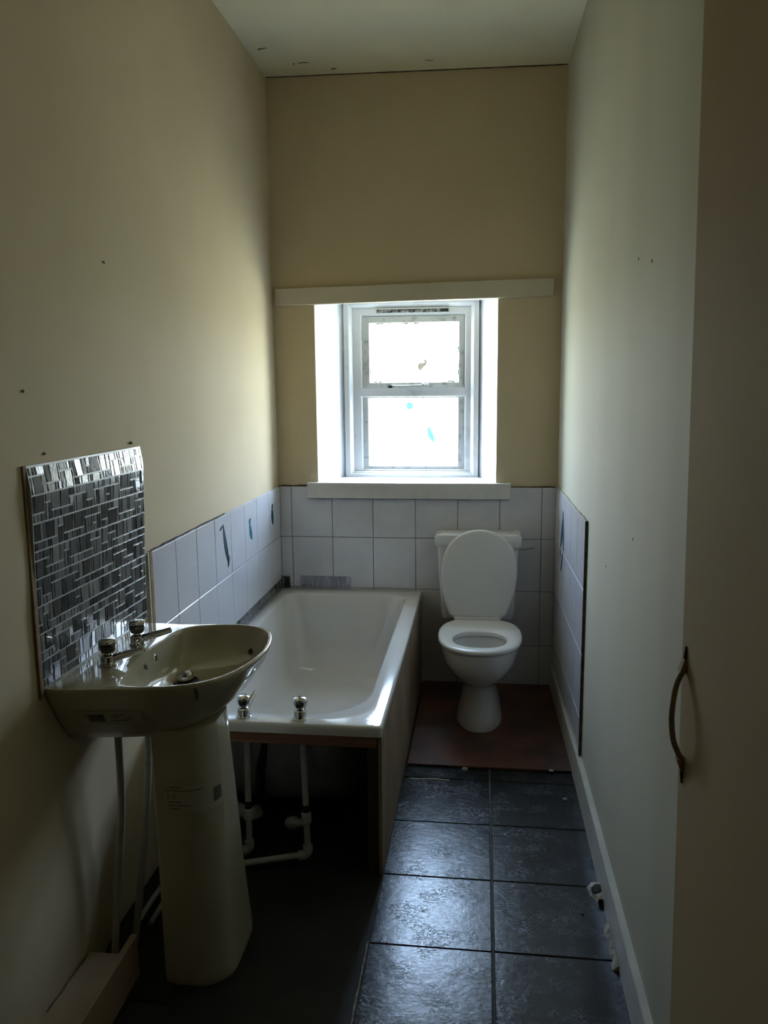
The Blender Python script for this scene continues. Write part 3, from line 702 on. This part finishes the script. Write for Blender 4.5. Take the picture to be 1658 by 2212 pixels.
# supply pipes of the basin, wall boxing and board on the floor
def pipeobj(name, pts, r, label, m='pipe'):
    o = obj(name, *tubem(curvep(pts, 6), r, 10), M[m], smooth=True); return tag(o, label, 'pipe')
pipeobj('basin_pipe', [(-.975, 1.955, .654), (-.975, 1.955, .62), (-.972, 1.947, .48), (-.968, 1.925, .38), (-.968, 1.875, .20), (-.962, 1.832, .06), (-.960, 1.825, -.005)], .0105, 'white bent pipe from the basin down to the wall boxing')
pipeobj('basin_pipe', [(-.952, 2.10, .654), (-.952, 2.10, .60), (-.955, 2.085, .45), (-.962, 2.05, .26), (-.965, 1.99, .08), (-.965, 1.955, -.004)], .0105, 'white pipe close behind the pedestal running down to the floor')
pipeobj('floor_pipe', [(-.985, 2.03, .012), (-.985, 2.15, .012), (-.975, 2.30, .012)], .008, 'thin pale pipe on the floor behind the pedestal, nearer the wall', 'pipe_grey')
pipeobj('floor_pipe', [(-.945, 2.02, .012), (-.945, 2.15, .012), (-.935, 2.30, .012)], .008, 'thin pale pipe on the floor behind the pedestal, nearer the room', 'pipe_grey')
bxg = thing('pipe_boxing', 'low painted timber boxing along the foot of the left wall', 'boxing', (-.96, 1.5, -.009))
o = box('lid', -1.008, -.918, .6, 1.768, .093, .113, M['box'], bxg, bev=.002)
V, Fc = boxm(-.918, -.900, .6, 1.84, -.009, .116); o = obj('side_board', V, Fc, M['box'], bxg); bevel(o, .002)
fleck(bxg, [(-.998 + random.uniform(-.002, .002), 1.56 + .2 * k / 12, .1135) for k in range(13)], .005, M['grime'], 'crack', 'z', .002)
o = box('floor_board', -.915, -.795, 1.755, 2.05, -.0089, -.003, mat('dusty_board', (0.030, 0.024, 0.018), .8, var=.3, vscale=20)); tag(o, 'dusty dark board on the floor beside the pedestal foot', 'board')

# ------------------------------------------------------------------ mosaic
def pack(u0, u1, w0, w1, unit):
    """rows of three-unit modules; returns rectangles (u0, u1, w0, w1)"""
    mods = [[(0, 2, 1, 3), (2, 3, 2, 3), (2, 3, 1, 2), (0, 2, 0, 1), (2, 2.5, 0, 1), (2.5, 3, 0, 1)],
            [(0, .5, 1, 3), (.5, 2.2, 1, 3), (2.2, 3, 1, 3), (0, 1, 0, 1), (1, 1.6, 0, 1), (1.6, 3, 0, 1)],
            [(0, 1, 2, 3), (1, 1.5, 2, 3), (1.5, 3, 2, 3), (0, 1.6, 0, 2), (1.6, 2.1, 0, 2), (2.1, 3, 1, 2), (2.1, 3, 0, 1)],
            [(0, 1.7, 2, 3), (1.7, 2.3, 2, 3), (2.3, 3, 2, 3), (0, .9, 0, 2), (.9, 2.5, 0, 2), (2.5, 3, 0, 2)],
            [(0, 1, 1, 3), (1, 2.6, 1, 3), (2.6, 3, 1, 3), (0, 1.6, 0, 1), (1.6, 2.2, 0, 1), (2.2, 3, 0, 1)],
            [(0, 1.2, 2, 3), (1.2, 3, 1, 3), (0, .6, 0, 2), (.6, 1.2, 0, 2), (1.2, 1.8, 0, 1), (1.8, 3, 0, 1)]]
    R = []; nb = max(1, round((w1 - w0) / (3 * unit))); bh = (w1 - w0) / nb; last = None
    for b in range(nb):
        u = u0 - random.uniform(0, 2.5) * unit
        while u < u1 - 1e-4:
            m = random.choice([q for q in mods if q is not last]); last = m; fl_ = random.random() < .5
            for a, c, d, e_ in m:
                if fl_: a, c = 3 - c, 3 - a
                p, q = max(u + a * unit, u0), min(u + c * unit, u1)
                if q - p > .003: R.append((p, q, w0 + bh * b + d / 3 * bh, w0 + bh * b + e_ / 3 * bh))
            u += 3 * unit
    return R
def piecem(P, p, q, r, s, g, h, tilt):
    """mosaic chip; P maps (u, w, height) to the wall"""
    a, b = random.uniform(-tilt, tilt), random.uniform(-tilt, tilt); cu, cw = (p + q) / 2, (r + s) / 2
    V = []
    for z, i_ in ((-.004, 0), (h, .0009)):
        for u, w in ((p + 1.35 * g + i_, r + g + i_), (q - 1.35 * g - i_, r + g + i_), (q - 1.35 * g - i_, s - g - i_), (p + 1.35 * g + i_, s - g - i_)):
            V.append(P(u, w, z + (a * (u - cu) + b * (w - cw) if z > 0 else 0)))
    return V, [(4, 5, 6, 7), (0, 1, 5, 4), (1, 2, 6, 5), (2, 3, 7, 6), (3, 0, 4, 7), (3, 2, 1, 0)]
def mosaic(root, P, rects, mats, nparts, g=.0013, h=.0016, tilt=.05, name='mosaic_piece'):
    rects = sorted(rects, key=lambda r: -(r[1] - r[0]) * (r[3] - r[2]))
    for r in rects[:nparts]:
        obj(name, *piecem(P, *r, g, h, tilt), random.choice(mats), root)
    rest = rects[nparts:]
    for k, m in enumerate(mats):
        q = [piecem(P, *r, g, h, tilt) for i, r in enumerate(rest) if i % len(mats) == k]
        if q: tag(obj('small_mosaic_pieces', *join(*q), m, root), kind='stuff')
spl = thing('mosaic_splashback', 'grey mirrored mosaic splashback panel on the wall behind the basin', 'splashback', (XL, 2.04, .835))
V, Fc = boxm(0, 1, 0, 1, 0, 1)
def spc(u, w, h):
    """splashback surface: u across 0..1, w up 0..1; its top strip has come away and curls into the room"""
    y = (1.732 + .620 * u) if w > .5 else (1.732 + .620 * u - .016 * u * (1 - 2 * w)); z = .8425 + .5355 * w - .002 * u
    curl = .0085 * (min(1, max(0, (w - .45) / .45)) if w < .90 else max(0, (1.0 - w) / .10))
    return Vector((XL + .007 + curl + h, y, z))
su = lambda u, w, h: spc(u / .620, w / .540, h)
NV = 24
V = []; Fc = []
for j in range(NV + 1):
    for u in (-.004, .624):
        for h in (-.0085, -.0002): V.append(su(u, .540 * j / NV + (-.003 if j == 0 else .003 if j == NV else 0), h))
for j in range(NV):
    a = 4 * j; Fc += [(a, a + 1, a + 5, a + 4), (a + 2, a + 6, a + 7, a + 3), (a + 1, a + 3, a + 7, a + 5), (a, a + 4, a + 6, a + 2)]
Fc += [(0, 2, 3, 1), (4 * NV, 4 * NV + 1, 4 * NV + 3, 4 * NV + 2)]
obj('backing_sheet', V, Fc, M['mos_grout'], spl)
box('edge_strip', XL - .001, XL + .0075, 1.716, 1.7285, .82, 1.382, M['edge_brown'], spl)
mosaic(spl, su, pack(0, .620, 0, .540, .0225), [MOS[0], MOS[0], MOS[1], MOS[2], MOS[2], MOS[3]], 290, tilt=.05)
# mosaic border along the bath
P2 = lambda u, w, h: Vector((XL + .0115 + h, 2.95 + u, .503 + w))
ms = thing('mosaic_border', 'narrow grey mosaic strip on the left wall along the bath rim', 'mosaic strip', (XL, 3.5, .503))
box('backing_sheet', XL + .0085, XL + .0113, 2.95, 4.022, .5025, .557, M['mos_grout'], ms)
rs = []; u = 0.0; k = 0
while u < 1.06:
    w = random.choice((.024, .034, .020)); q = min(u + w, 1.07); k += 1
    rs += [(u, q, 0, .054)] if k % 3 == 0 else ([(u, q, .018, .054), (u, q, 0, .018)] if k % 3 == 1 else [(u, q, .030, .054), (u, q, 0, .030)]); u = q
mosaic(ms, P2, rs, [MOS[0], MOS[2], MOS[1], MOS[3]], 200, tilt=.04)
oc = thing('mosaic_offcut', 'small dark mosaic offcut folded into the corner at the bath head', 'mosaic strip', (-1.02, 4.03, .503))
P3 = lambda u, w, h: Vector((-1.036 + u, 4.0395 - .016 - h + .006 * math.sin(u * 60), .5035 + w))
V, Fc = boxm(-1.038, -.998, 4.024, 4.0395, .503, .564); o = obj('backing_sheet', V, Fc, MOS[0], oc); bevel(o, .003)
mosaic(oc, P3, pack(0, .036, 0, .058, .018), [MOS[2], MOS[3], MOS[3]], 20, tilt=.05)
P4 = lambda u, w, h: Vector((-.942 + u, 4.0375 - h, .5035 + w))
lv = thing('mosaic_border', 'mosaic strip on the back wall above the bath, lilac sheen painted in', 'mosaic strip', (-.81, 4.04, .503))
box('backing_sheet', -.943, -.676, 4.0377, 4.0405, .503, .567, mat('lilac_sheen_backing', (.42, .41, .46), .4), lv)
mosaic(lv, P4, pack(0, .266, 0, .063, .021), MOS_SHEEN, 60, tilt=.03)

# ------------------------------------------------------------------ toilet
to = thing('toilet', 'white close-coupled toilet with its lid raised', 'toilet', (0, 3.6, 0))
def egg(hw, yf, yb, z, n=48, p=2.3, back=2.6, cx=0.0):
    """egg ring: yf front, yb back; widest a little behind the middle"""
    ym = yf + (yb - yf) * .55; P = []
    for k in range(n):
        a = 2 * math.pi * k / n; c, s = math.cos(a), math.sin(a); e_ = p if s < 0 else back
        x = hw * math.copysign(abs(c) ** (2 / e_), c); y = ym + (ym - yf if s < 0 else yb - ym) * math.copysign(abs(s) ** (2 / e_), s)
        P.append(Vector((cx + x, y, z)))
    return P
pan = [egg(.108, 3.42, 3.86, .0101), egg(.108, 3.418, 3.86, .018), egg(.099, 3.430, 3.85, .055), egg(.085, 3.450, 3.84, .12), egg(.078, 3.460, 3.84, .18), egg(.081, 3.452, 3.845, .207), egg(.100, 3.415, 3.85, .228), egg(.132, 3.370, 3.86, .255),
       egg(.157, 3.340, 3.87, .290), egg(.172, 3.325, 3.87, .325), egg(.179, 3.318, 3.87, .365), egg(.181, 3.316, 3.87, .393), egg(.180, 3.318, 3.87, .400), egg(.125, 3.37, 3.62, .401), egg(.118, 3.378, 3.612, .392), egg(.11, 3.388, 3.60, .34), egg(.085, 3.42, 3.58, .27), egg(.05, 3.46, 3.56, .22), egg(.02, 3.5, 3.54, .21)]
obj('pan', *loftm(pan), M['toilet'], to, smooth=True, sharp=60)
obj('water', *lathem([(.001, 0), (.056, 0), (.056, .001)], (0, 3.51, .238), 20), M['water'], to)
seat = [egg(.186, 3.310, 3.800, .404), egg(.191, 3.304, 3.802, .410), egg(.191, 3.304, 3.802, .419), egg(.184, 3.312, 3.800, .4265), egg(.131, 3.364, 3.612, .4265, back=2.2), egg(.122, 3.373, 3.604, .421, back=2.2), egg(.120, 3.375, 3.602, .406, back=2.2)]
V, Fc = loftm(seat, False, False); n = 48
Fc += [(6 * n + j, 6 * n + (j + 1) % n, (j + 1) % n, j) for j in range(n)]
st = obj('seat', V, Fc, M['seat'], to, smooth=True, sharp=50)
box('hinge', -.125, .098, 3.775, 3.812, .420, .438, M['seat'], st, bev=.005)
# raised lid
LW = [(0, .0), (.0, .112), (.03, .136), (.10, .149), (.22, .166), (.38, .180), (.54, .184), (.68, .177), (.80, .158), (.89, .126), (.955, .083), (.99, .036), (1.0, 0)]
def lidring(s, off, hinge=Vector((-.012, 3.800, .432)), tip=Vector((-.002, 3.872, .856))):
    d = tip - hinge; L_ = d.length; d.normalize(); nn = Vector((1, 0, 0)).cross(d).normalized()   # nn points back/down
    half = [Vector((w, f * L_, 0)) for f, w in LW]; half = half[:2] + curvep(half[2:], 4)
    P = []
    for q in half + [Vector((-v.x, v.y, 0)) for v in half[-2:0:-1]]:
        P.append(hinge + Vector((q.x * s, 0, 0)) + d * (L_ * .5 + (q.y - L_ * .5) * s) + nn * off)
    return P
lid = [lidring(.94, .012), lidring(.985, .009), lidring(1, .002), lidring(1, -.003), lidring(.985, -.007), lidring(.93, -.008), lidring(.6, -.010), lidring(.2, -.011)]
obj('lid', *loftm(lid), M['seat'], to, smooth=True, sharp=60)
for x in (-.125, .098):
    obj('hinge_pin', *tubem([(x - .012, 3.806, .436), (x + .012, 3.806, .436)], .008, 12), M['seat'], to, smooth=True)
cis = [rrect(-.190, .162, 3.888, 4.030, q4(.03), .401), rrect(-.196, .170, 3.885, 4.033, q4(.03), .44), rrect(-.212, .186, 3.876, 4.035, q4(.025), .76), rrect(-.212, .186, 3.876, 4.035, q4(.025), .766)]
obj('cistern', *loftm(cis), M['toilet'], to, smooth=True, sharp=50)
cl = [rrect(-.222, .196, 3.868, 4.036, q4(.022), .7665), rrect(-.226, .200, 3.865, 4.036, q4(.022), .772), rrect(-.226, .200, 3.865, 4.036, q4(.022), .812), rrect(-.220, .194, 3.871, 4.034, q4(.022), .825), rrect(-.195, .17, 3.895, 4.02, q4(.02), .829)]
obj('cistern_lid', *loftm(cl), M['toilet'], to, smooth=True, sharp=50)
o = obj('tile_mark_rod', *tubem([(.145, 3.872, .757), (.15, 3.866, .757), (.20, 3.862, .762), (.258, 3.860, .772)], [.006, .005, .0035, .003], 8), M['chrome'], to, smooth=True)  # thin rod standing in for a dark mark on the tile

# board under the toilet
o = box('toilet_board', -.292, .383, 3.098, 4.040, .0002, .010, M['board'], bev=.002); tag(o, 'red-brown board on the floor under the toilet', 'board')

# ------------------------------------------------------------------ door with handle
dr_ = thing('door_1', 'plain brown-cream door leaf standing open against the right wall', None, (.31, .8, 0), kind='structure')
def dxf(z): return .3115 - .0160 * (z - .53)
V, Fc = boxm(0, 1, .445, 1.200, .004, 2.125)
V = [(dxf(z) + (.036 if x else 0), y, z) for x, y, z in V]
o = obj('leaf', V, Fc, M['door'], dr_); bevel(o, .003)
for z0 in (.25, 1.75):
    box('hinge', dxf(z0) + .006, dxf(z0) + .05, .430, .446, z0, z0 + .09, M['handle'], dr_)
hx = lambda z: dxf(z) - .0005
yh = 1.172
hd = obj('pull_handle', *tubem(curvep([(hx(1.140), yh, 1.140), (hx(1.134) - .006, yh, 1.134), (hx(1.11) - .013, yh, 1.115), (hx(1.08) - .0170, yh, 1.085), (hx(1.05) - .0180, yh, 1.06), (hx(1.02) - .0145, yh, 1.03), (hx(1.0) - .006, yh, 1.008), (hx(.995), yh, 1.000)], 5), .0042, 10), M['handle'], dr_, smooth=True)
for z0, z1, q in ((1.138, 1.158, 1), (1.002, .982, -1)):
    V, Fc = loftm([[Vector((hx(z) - d, yh + s * w, z)) for s, d in ((-1, 0), (1, 0), (1, t), (-1, t))] for z, w, t in ((z0, .007, .010), (z0 + (z1 - z0) * .5, .0075, .007), (z1, .004, .003))])
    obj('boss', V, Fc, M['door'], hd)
    obj('spike', *tubem([(hx(z1), yh, z1), (hx(z1), yh, z1 + q * .019)], [.0042, .0018], 8), M['dark_timber'], hd)

# ------------------------------------------------------------------ small things on the floor
def chip(name, c, r, label, h=.006, m='plaster', cat='debris'):
    c = Vector(c); k = 7; ring = [(random.uniform(.6, 1.1) * r, 2 * math.pi * i / k) for i in range(k)]
    R0 = [c + Vector((a * math.cos(t), a * math.sin(t) * .8, 0)) for a, t in ring]; R1 = [c + Vector((a * .7 * math.cos(t), a * .55 * math.sin(t), h * random.uniform(.6, 1))) for a, t in ring]
    return tag(obj(name, *loftm([R0, R1]), M[m]), label, cat)
chip('plaster_chip', (.328, 2.885, .0005), .012, 'white plaster chip on the far right slate tile')
chip('plaster_chip', (-.055, 3.088, .0005), .018, 'pale plaster crumb at the front edge of the red-brown board')
chip('plaster_chip', (.290, 3.095, .0098), .014, 'thin pale crumb on the right end of the board edge', .003)
chip('plaster_chip', (.310, 2.215, .0005), .006, 'small grit speck on the slate tile beside the broken plaster')
o = obj('paper_sliver', *loftm([[Vector((-.272 + .157 * k / 8, 2.990 - .003 * math.sin(k) + dy, .0006 + dz)) for dy, dz in ((-.003, 0), (.003, 0), (.002, .002), (-.002, .002))] for k in range(9)]), M['label']); tag(o, 'thin white splinter lying on the slate tile by the bath panel', 'debris')
bp_ = thing('broken_plaster', 'lump of broken white plaster with a dark hole at the skirting foot', 'plaster', (.36, 2.30, 0))
P0 = [(.385, 2.375), (.355, 2.372), (.338, 2.345), (.345, 2.305), (.362, 2.275), (.385, 2.262)]
ringA = [Vector((x, y, .0005)) for x, y in P0]; ringB = [Vector((.385 + (x - .385) * .75, 2.318 + (y - 2.318) * .8, .010)) for x, y in P0]; ringC = [Vector((.385 + (x - .385) * .2, 2.318 + (y - 2.318) * .5, .020)) for x, y in P0]
obj('lump', *loftm([ringA, ringB, ringC]), M['plaster'], bp_)
obj('hole', *lathem([(.018, 0), (.018, .004), (.012, .006)], (.366, 2.315, .0145), 10, (-.45, -.35, .85)), M['dark'], bp_)
obj('hole', *lathem([(.012, 0), (.012, .004)], (.374, 2.262, .008), 8, (-.6, -.8, .1)), M['dark'], bp_)
for i, (y0, y1) in enumerate(((1.985, 2.17), (1.60, 1.68))):
    V = []; kk = 12
    rr = [[Vector((xr(y) - .0195, y, .0005)), Vector((xr(y) - .0195 - random.uniform(.006, .018), y, .0005)), Vector((xr(y) - .0195, y, random.uniform(.012, .02)))] for y in [y0 + (y1 - y0) * k / kk for k in range(kk + 1)]]
    tag(obj('filler_strip', *loftm(rr), M['plaster']), ('ragged pale filler along the skirting foot beyond the near tile joint', 'short ragged filler at the skirting foot nearest the door')[i], 'plaster')
